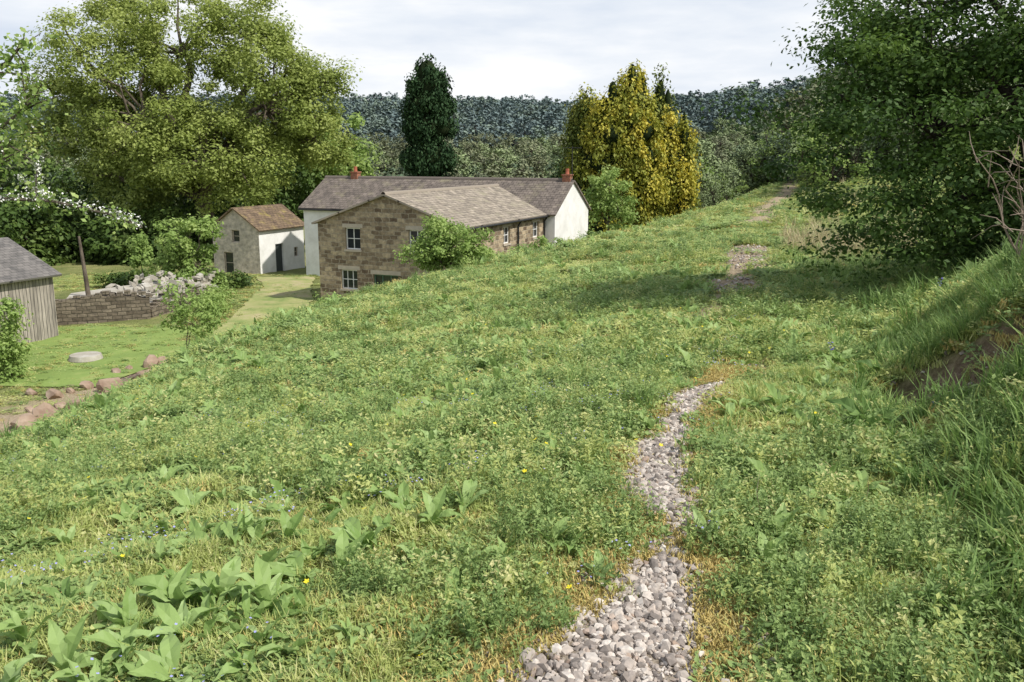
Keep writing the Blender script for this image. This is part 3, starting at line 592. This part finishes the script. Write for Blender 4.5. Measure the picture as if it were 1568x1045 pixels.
for i in range(150):
    x=random.gauss(-17.7,1.1); y=random.uniform(43.6,50); x=max(-20.5,min(-16.4,x)); s=random.uniform(.15,.55); a=random.uniform(0,3)
    slabs.box((x,y,-5.43+random.uniform(0,.6)),(s*math.cos(a),s*math.sin(a),random.uniform(-.15,.15)),(-s*.6*math.sin(a),s*.6*math.cos(a),random.uniform(-.1,.1)),(0,random.uniform(-.04,.04),random.uniform(.06,.25)))
slabs.obj('pile_of_stone_slabs',M_pale)
logs=MB()
for i in range(16):
    c=Vector((-19.6+random.uniform(-.2,.2)+(i%5)*.16,43.4+random.uniform(-.2,.3),-5.35+.16*(i//5))); d_=Vector((random.uniform(-.1,.1)+.9,random.uniform(-.2,.2)-.3,0))*.9
    pipe(logs,[c,c+d_],.09,8)
logs.obj('log_pile',M_bark)
M_lawn=noisemat('lawn_grass',[(.3,(.16,.23,.06)),(.55,(.22,.30,.08)),(.75,(.33,.35,.13))],scale=.9,detail=12,bump=.5,bscale=40)
M_drv=noisemat('worn_yard_track',[(.38,(.20,.26,.08)),(.5,(.32,.33,.13)),(.62,(.40,.35,.19)),(.75,(.47,.40,.27))],scale=.55,detail=13,bump=.5,bscale=30)
drape('lawn',np.array([30,33,40.5]),np.array([-26,-26,-24.]),np.array([-14.0,-13.2,-12.6]),M_lawn,.05)
drape('driveway',np.array([33,38,42,47,54,60]),np.array([-12.9,-12.9,-13.2,-13.8,-14.9,-17]),np.array([-10.9,-10.3,-10.2,-10.4,-12.0,-13.]),M_drv,.07)
M_rr=noisemat('red_sandstone',[(.3,(.22,.14,.10)),(.7,(.46,.36,.27))],scale=1.5,bump=.6)
for (px_,d,s) in ((45,26.5,.55),(95,27.5,.38),(150,29.5,.48),(215,33,.5),(190,31,.32),(5,25.5,.46),(120,28.3,.28),(235,33.5,.34),(70,27.6,.26),(20,27,.22),(170,30.5,.24),(205,31.5,.26),(138,28.6,.2),(60,28.6,.36),(110,30,.28),(25,29,.26),(180,32.5,.22),(85,29.3,.2),(225,32,.2),(160,31.8,.26)):
    x=(px_-784)/1394*d; o_=rock('boulder',M_rr,s,.75,2,True); o_.location=(x,d,hz(x,d)+s*.2); o_.rotation_euler=(0,0,random.random()*6)
x=(115-784)/1394*34; bm=bmesh.new(); bmesh.ops.create_cone(bm,cap_ends=True,segments=28,radius1=.62,radius2=.56,depth=.18); bmesh.ops.bevel(bm,geom=bm.edges[:],offset=.02,segments=1)
me=bpy.data.meshes.new('millstone'); bm.to_mesh(me); bm.free(); me.materials.append(M_pale); o_=bpy.data.objects.new('millstone',me); o_.location=(x,34,hz(x,34)+.16); COL.objects.link(o_)
# ---------------------------------------------------------------- trees
def at(px,py,d): return ((px-784)/1394*d, d, 1.65-(py-235)/1394*d)
def lobe(px,py,d,rpx,ry=None,rz=None,dy=0):
    x,y,z=at(px,py,d); r=rpx/1394*d; return (x,y+dy,z,r,(ry if ry else r),(rz/1394*d if rz else r))
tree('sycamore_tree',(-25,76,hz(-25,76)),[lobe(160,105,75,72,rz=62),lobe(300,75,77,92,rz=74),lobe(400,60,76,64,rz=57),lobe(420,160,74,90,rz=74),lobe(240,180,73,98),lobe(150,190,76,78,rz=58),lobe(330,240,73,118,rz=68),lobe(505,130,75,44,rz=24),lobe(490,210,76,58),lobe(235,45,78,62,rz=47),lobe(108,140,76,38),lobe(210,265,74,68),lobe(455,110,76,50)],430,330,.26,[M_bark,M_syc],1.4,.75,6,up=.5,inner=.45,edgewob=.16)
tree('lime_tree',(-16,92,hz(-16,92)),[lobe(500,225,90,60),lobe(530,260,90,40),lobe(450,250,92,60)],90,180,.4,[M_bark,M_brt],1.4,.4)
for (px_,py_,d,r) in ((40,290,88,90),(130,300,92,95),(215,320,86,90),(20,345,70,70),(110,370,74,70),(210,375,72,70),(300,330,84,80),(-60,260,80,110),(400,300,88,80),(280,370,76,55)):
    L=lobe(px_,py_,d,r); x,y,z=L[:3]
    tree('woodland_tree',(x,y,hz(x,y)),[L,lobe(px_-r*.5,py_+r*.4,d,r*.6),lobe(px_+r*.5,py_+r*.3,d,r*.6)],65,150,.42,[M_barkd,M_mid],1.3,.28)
cyl=[]
for t,r in ((0,.8),(.12,.92),(.3,1),(.5,1.02),(.68,1.0),(.80,.92),(.90,.74),(.965,.46)):
    x,y,_=at(660,200,78); z0=-6; z1=1.65+122/1394*78; cyl.append((x,y,z0+(z1-z0)*t,2.1*r,2.1*r,1.3))
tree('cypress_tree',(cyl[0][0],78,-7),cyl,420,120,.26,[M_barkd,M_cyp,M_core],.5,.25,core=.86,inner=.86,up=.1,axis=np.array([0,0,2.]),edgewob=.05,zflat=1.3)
def conifer(name,parts,d,mat,zb=-6.5,n=420,leaf=.26,wc=.6):
    Ls=[]
    for px_,top,wpx in parts:
        x,y,_=at(px_,200,d); zt=1.65-(top+14-235)/1394*d; R=wpx/2/1394*d
        for t,r in ((.0,.85),(.2,1),(.4,.98),(.58,.9),(.74,.7),(.87,.44),(.96,.18)):
            Ls.append((x+rng.normal()*.2,y+rng.normal()*.3,zb+(zt-zb)*t,R*r,R*r,(zt-zb)*.10))
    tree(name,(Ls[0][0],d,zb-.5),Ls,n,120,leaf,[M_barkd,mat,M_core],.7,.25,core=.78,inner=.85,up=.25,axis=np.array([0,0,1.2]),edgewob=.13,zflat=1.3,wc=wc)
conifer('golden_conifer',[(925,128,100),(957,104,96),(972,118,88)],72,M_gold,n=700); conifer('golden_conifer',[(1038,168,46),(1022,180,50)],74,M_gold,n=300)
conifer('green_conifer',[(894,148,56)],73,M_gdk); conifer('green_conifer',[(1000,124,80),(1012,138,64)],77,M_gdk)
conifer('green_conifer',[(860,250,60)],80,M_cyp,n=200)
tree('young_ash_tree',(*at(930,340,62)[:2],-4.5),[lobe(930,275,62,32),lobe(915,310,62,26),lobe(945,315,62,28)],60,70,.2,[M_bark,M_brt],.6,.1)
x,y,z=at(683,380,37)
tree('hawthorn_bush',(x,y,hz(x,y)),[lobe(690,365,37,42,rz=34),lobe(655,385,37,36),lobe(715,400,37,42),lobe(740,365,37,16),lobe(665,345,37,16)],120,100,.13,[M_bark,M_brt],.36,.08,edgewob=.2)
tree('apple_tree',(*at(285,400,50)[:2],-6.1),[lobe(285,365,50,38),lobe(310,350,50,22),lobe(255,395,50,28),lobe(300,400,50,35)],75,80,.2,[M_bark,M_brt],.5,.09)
x,y,_=at(275,500,29); tree('young_tree',(x,y,hz(x,y)),[lobe(270,455,29,38),lobe(285,490,29,42,rz=30)],44,34,.12,[M_bark,M_brt],.35,.04)
x,y,_=at(215,395,52); tree('shrub',(x,y,-6),[lobe(215,385,52,14,rz=30)],20,80,.2,[M_bark,M_brt],.4,.05)
x,y,_=at(-5,480,31); tree('shrub',(x,y,hz(x,y)),[lobe(-5,480,31,26,rz=26),lobe(-8,520,31,30,rz=26),lobe(-10,560,31,32,rz=30)],60,80,.13,[M_bark,M_brt],.4,.05)
hd=[lobe(p_,427,54,28,rz=12) for p_ in range(165,360,32)]
tree('hedge',(*at(250,430,54)[:2],-6),hd,90,110,.2,[M_barkd,M_mid],.45,.05,limbs=False)
hd=[(-15.2+random.random()*1.5-.4*i,43+i*1.1,-5.6,.8,.8,.5) for i in range(7)]
tree('low_shrubs',(-16,44,-6),hd,60,90,.14,[M_barkd,M_brt],.4,.03,limbs=False)
hd=[]
for px_,py_,d in ((590,440,32),(560,455,31),(540,462,30.5),(640,425,33),(760,398,36),(800,388,38),(840,382,39),(610,432,33),(500,478,29)):
    x,y,_=at(px_,py_,d); hd.append((x,y,hz(x,y)+.25,.7,.6,.35))
tree('nettle_patch',(0,33,-3),hd,80,80,.12,[M_barkd,M_brt],.3,.02,limbs=False)
bx,by=8.7,14.4
tree('hawthorn_tree',(8.4,14.8,hz(8.4,14.8)),[(bx,by,3.2,3.3,3.2,3.3),(bx-2.3,by-.3,2.3,2.3,2.2,1.9),(bx-1.5,by+.6,4.4,2.3,2.2,2.1),(bx+2.2,by,4.8,3,3,2.6),(bx-1.9,by-.2,.9,2.2,2.2,1.2),(bx+.8,by-2.2,1.7,2.4,1.9,2.0),(bx+3,by-1,2,3,2.6,2.6),(bx-3.7,by,2.5,1.2,1.2,.6),(bx-.8,by-1.2,.3,2.2,1.8,1.0),(bx+1.8,by-2.3,.6,2.2,1.6,1.2),(bx-2.6,by+.3,3.6,1.2,1.2,.9)],820,250,.08,[M_barkd,M_haw],.55,.2,1.2,up=.5,edgewob=.18,zflat=.5,wc=.45,tintz=.2)
hx,hy=-4.6,5.4
nh=tree('hawthorn_tree',(hx,hy,hz(hx,hy)),[(hx,hy,2.3,1.3,1.2,1.1),(hx+.4,hy+.2,3.0,1.0,1,.8),(hx-.8,hy,1.6,1,1,.8)],130,90,.05,[M_bark,M_brt],.25,.09,1.3)
def spray(name,pts,nl,leaf,nb,rad=.05,nt_=6):
    P=np.array(pts,float); par=empty(name)
    VV=[];QQ=[];off=0
    def ad(v,q):
        nonlocal off
        VV.append(v);QQ.append(q+off);off+=len(v)
    ad(*tube(P,np.linspace(.016,.004,len(P)),6))
    tips=[P]
    for k in range(nt_):
        i=rng.integers(1,len(P)-1); a=P[i]+(P[i+1]-P[i])*rng.random() if i+1<len(P) else P[i]; b=a+unit(rng.normal(size=3)*[1,.5,1]+[.6,0,.3])*rng.uniform(.12,.3)
        ad(*tube([a,(a+b)/2+rng.normal(size=3)*.015,b],[.005,.004,.002],5)); tips.append(np.array([a,(a+b)/2,b]))
    quadmesh('branch',np.concatenate(VV),np.concatenate(QQ),[M_bark]).parent=par
    def samp(n,rd):
        out_=[]
        for j in range(n):
            T_=tips[0] if rng.random()<.55 else tips[rng.integers(0,len(tips))]; t=rng.random()*(len(T_)-1); i=min(int(t),len(T_)-2); out_.append(T_[i]+(T_[i+1]-T_[i])*(t-i))
        return np.array(out_)+rng.normal(size=(n,3))*rd
    C=samp(nl,rad); V,Q=leafquads(C,unit(rng.normal(size=(nl,3))+[0,0,1.]),rng.uniform(.6,1.3,nl)*leaf,rng.uniform(.5,.8,nl)*leaf)
    quadmesh('leaves',V,Q,[M_brt],tint=np.repeat(rng.random(nl),4)).parent=par
    if nb:
        C=samp(nb,rad*.55)+[0,0,.012]; V,Q=leafquads(C,unit(rng.normal(size=(nb,3))+[0,0,1.]),rng.uniform(.6,1.2,nb)*.014,rng.uniform(.6,1.2,nb)*.013)
        quadmesh('blossom',V,Q,[M_white]).parent=par
spray('hawthorn_branch',[(-4.6,5.4,1.0),(-3.6,5.2,1.35),(-2.9,5.0,1.42),(-2.5,5.0,1.40),(-2.2,5.0,1.33),(-2.02,5.0,1.26)],500,.032,1300,.03,3)
spray('hawthorn_branch',[(-4.6,5.4,1.8),(-3.4,5.2,2.0),(-2.85,5.0,2.05),(-2.65,5.0,2.13),(-2.56,5.0,2.25)],520,.036,60,.045,9)
spray('hawthorn_branch',[(-4.6,5.4,1.6),(-3.3,5.2,1.6),(-2.85,5.0,1.7),(-2.65,5.0,1.85),(-2.55,5.0,1.93)],560,.036,120,.045,9)
spray('hawthorn_branch',[(-4.6,5.4,1.3),(-3.3,5.2,1.5),(-2.9,5.0,1.55),(-2.75,5.0,1.6),(-2.68,5.0,1.75)],440,.036,120,.045,7)
def bare(name,base,n,L,dirv):
    VV=[];QQ=[];off=0
    for i in range(n):
        d=unit(np.array(dirv)+rng.normal(size=3)*.4); p1=np.array(base)+rng.normal(size=3)*[.15,.15,.02]; p2=p1+d*L*rng.uniform(.5,1)
        v,q=bent(p1,p2,.012,.003,4,.08); VV.append(v);QQ.append(q+off);off+=len(v)
        for j in range(5):
            a=p1+(p2-p1)*rng.uniform(.3,.95); b=a+unit(d+rng.normal(size=3)*.7)*L*.25; v,q=bent(a,b,.006,.002,2); VV.append(v);QQ.append(q+off);off+=len(v)
    quadmesh(name,np.concatenate(VV),np.concatenate(QQ),[M_twig])
M_twig=plain('bare_twigs',(.26,.20,.15))
bare('bare_shrub',(4.75,8.3,hz(4.75,8.3)),14,1.2,(-.2,-.1,1))
x,y,_=at(130,440,46); v,q=tube([(x,y,-6.2),(x-.1,y,-4.5),(x-.25,y,-2.4)],[.14,.11,.06],7); quadmesh('dead_tree_trunk',v,q,[M_bark])
# ---------------------------------------------------------------- distant woods
def crown(name,mat,n=420,leaf=.9,tall=1.0):
    lob=[(rng.normal()*.32*5,rng.normal()*.32*5,(5.5+rng.normal()*1.8)*tall,1.8+1.7*rng.random(),1.8+1.7*rng.random(),(2.0+1.8*rng.random())*tall) for _ in range(7)]
    lob.append((0,0,2.6,3,3,2.2))
    return tree(name,(0,0,0),lob,64,n//64,leaf,[M_barkd,mat],1.15,.3,2.5,link=False,limbs=True,edgewob=.2,inner=.5,wc=.55,up=.6,zflat=.65)
def sc_trees(name,x,y,scl,srcs):
    n=len(x); scatter(name,np.stack([x,y,h(x,y)-.5],1),np.stack([rng.normal(size=n)*.05,rng.normal(size=n)*.05,rng.uniform(0,6.28,n)],1),scl,rng.integers(0,len(srcs),n),srcs)
n=7500; y=np.sqrt(rng.uniform(330**2,720**2,n)); x=rng.uniform(-.75,.75,n)*y
M_far2=leafmat('far_wood_leaves_light',[(.15,.20,.175),(.185,.24,.195),(.23,.29,.21)],0,'far')  # lighter variant, bluish haze also mixed into its base colours
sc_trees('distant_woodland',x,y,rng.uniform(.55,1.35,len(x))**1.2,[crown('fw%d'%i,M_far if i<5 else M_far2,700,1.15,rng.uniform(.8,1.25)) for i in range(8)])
n=3200; y=np.sqrt(rng.uniform(125**2,330**2,n)); x=rng.uniform(-.75,.75,n)*y
kp=(vr(x/32,y/32,81)>-.02)|(x>.18*y)|((y>255)&(y<285)); x=x[kp];y=y[kp]
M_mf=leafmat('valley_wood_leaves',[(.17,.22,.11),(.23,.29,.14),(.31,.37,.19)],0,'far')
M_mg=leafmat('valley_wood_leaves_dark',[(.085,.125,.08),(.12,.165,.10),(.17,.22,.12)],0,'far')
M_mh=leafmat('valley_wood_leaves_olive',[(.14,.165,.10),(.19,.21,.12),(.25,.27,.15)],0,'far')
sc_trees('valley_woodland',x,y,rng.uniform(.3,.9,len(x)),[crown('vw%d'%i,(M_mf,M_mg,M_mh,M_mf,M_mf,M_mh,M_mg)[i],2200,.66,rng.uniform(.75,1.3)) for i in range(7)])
x=[];y=[];s=[]
for i in range(150):
    d=random.uniform(58,125); r=random.uniform(.19,.42) if d>75 else random.uniform(.31,.45); 
    if r*d<pathx(d)+2.2 and d<75: continue
    x.append(r*d);y.append(d);s.append(random.uniform(.25,.6))
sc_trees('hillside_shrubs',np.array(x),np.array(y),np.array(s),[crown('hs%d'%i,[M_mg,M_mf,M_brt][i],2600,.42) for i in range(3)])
# ---------------------------------------------------------------- world, sun, camera
w=bpy.data.worlds.new('World'); scene.world=w; w.use_nodes=True; nt=w.node_tree; nt.nodes.clear()
sd=Vector((.88,-.47,1.15)).normalized(); el=math.asin(sd.z); az=math.atan2(.88,-.47)
out=nt.nodes.new('ShaderNodeOutputWorld'); sky=N(nt,'ShaderNodeTexSky',sky_type='NISHITA'); sky.sun_disc=False; sky.sun_elevation=el; sky.sun_rotation=az
b1=N(nt,'ShaderNodeBackground',Strength=.12); nt.links.new(sky.outputs[0],b1.inputs[0])
tc=N(nt,'ShaderNodeTexCoord'); mp=N(nt,'ShaderNodeMapping'); mp.inputs['Scale'].default_value=(1,1,4.5); nt.links.new(tc.outputs['Generated'],mp.inputs[0])
n1=N(nt,'ShaderNodeTexNoise',Scale=3.6,Detail=8,Roughness=.55); nt.links.new(mp.outputs[0],n1.inputs['Vector'])
cc=ramp(nt,[(.34,(.68,.75,.86)),(.5,(.84,.88,.94)),(.6,(.97,.98,1.0))],n1.outputs['Fac'])
b2=N(nt,'ShaderNodeBackground',Strength=1.05); nt.links.new(cc,b2.inputs[0])
sx=N(nt,'ShaderNodeSeparateXYZ'); nt.links.new(tc.outputs['Generated'],sx.inputs[0])
er=ramp(nt,[(0,(1,1,1)),(.22,(.95,.95,.95)),(.5,(.5,.5,.5)),(1,(.4,.4,.4))],sx.outputs['Z'])
mx=N(nt,'ShaderNodeMixShader'); nt.links.new(er,mx.inputs[0]); nt.links.new(b1.outputs[0],mx.inputs[1]); nt.links.new(b2.outputs[0],mx.inputs[2]); nt.links.new(mx.outputs[0],out.inputs[0])
L=bpy.data.lights.new('sun','SUN'); L.energy=4.6; L.angle=math.radians(1.5); L.color=(1,.955,.88); so=bpy.data.objects.new('sun',L); so.rotation_euler=(-sd).to_track_quat('-Z','Y').to_euler(); COL.objects.link(so)
cam=bpy.data.cameras.new('camera'); cam.lens=32; cam.sensor_width=36; cam.clip_end=6000; cam.clip_start=.05
co=bpy.data.objects.new('camera',cam); co.location=(0,0,1.65); co.rotation_euler=(math.radians(90-11.6),0,0); COL.objects.link(co); scene.camera=co
scene.view_settings.view_transform='Standard'; scene.view_settings.look='None'; scene.view_settings.exposure=0
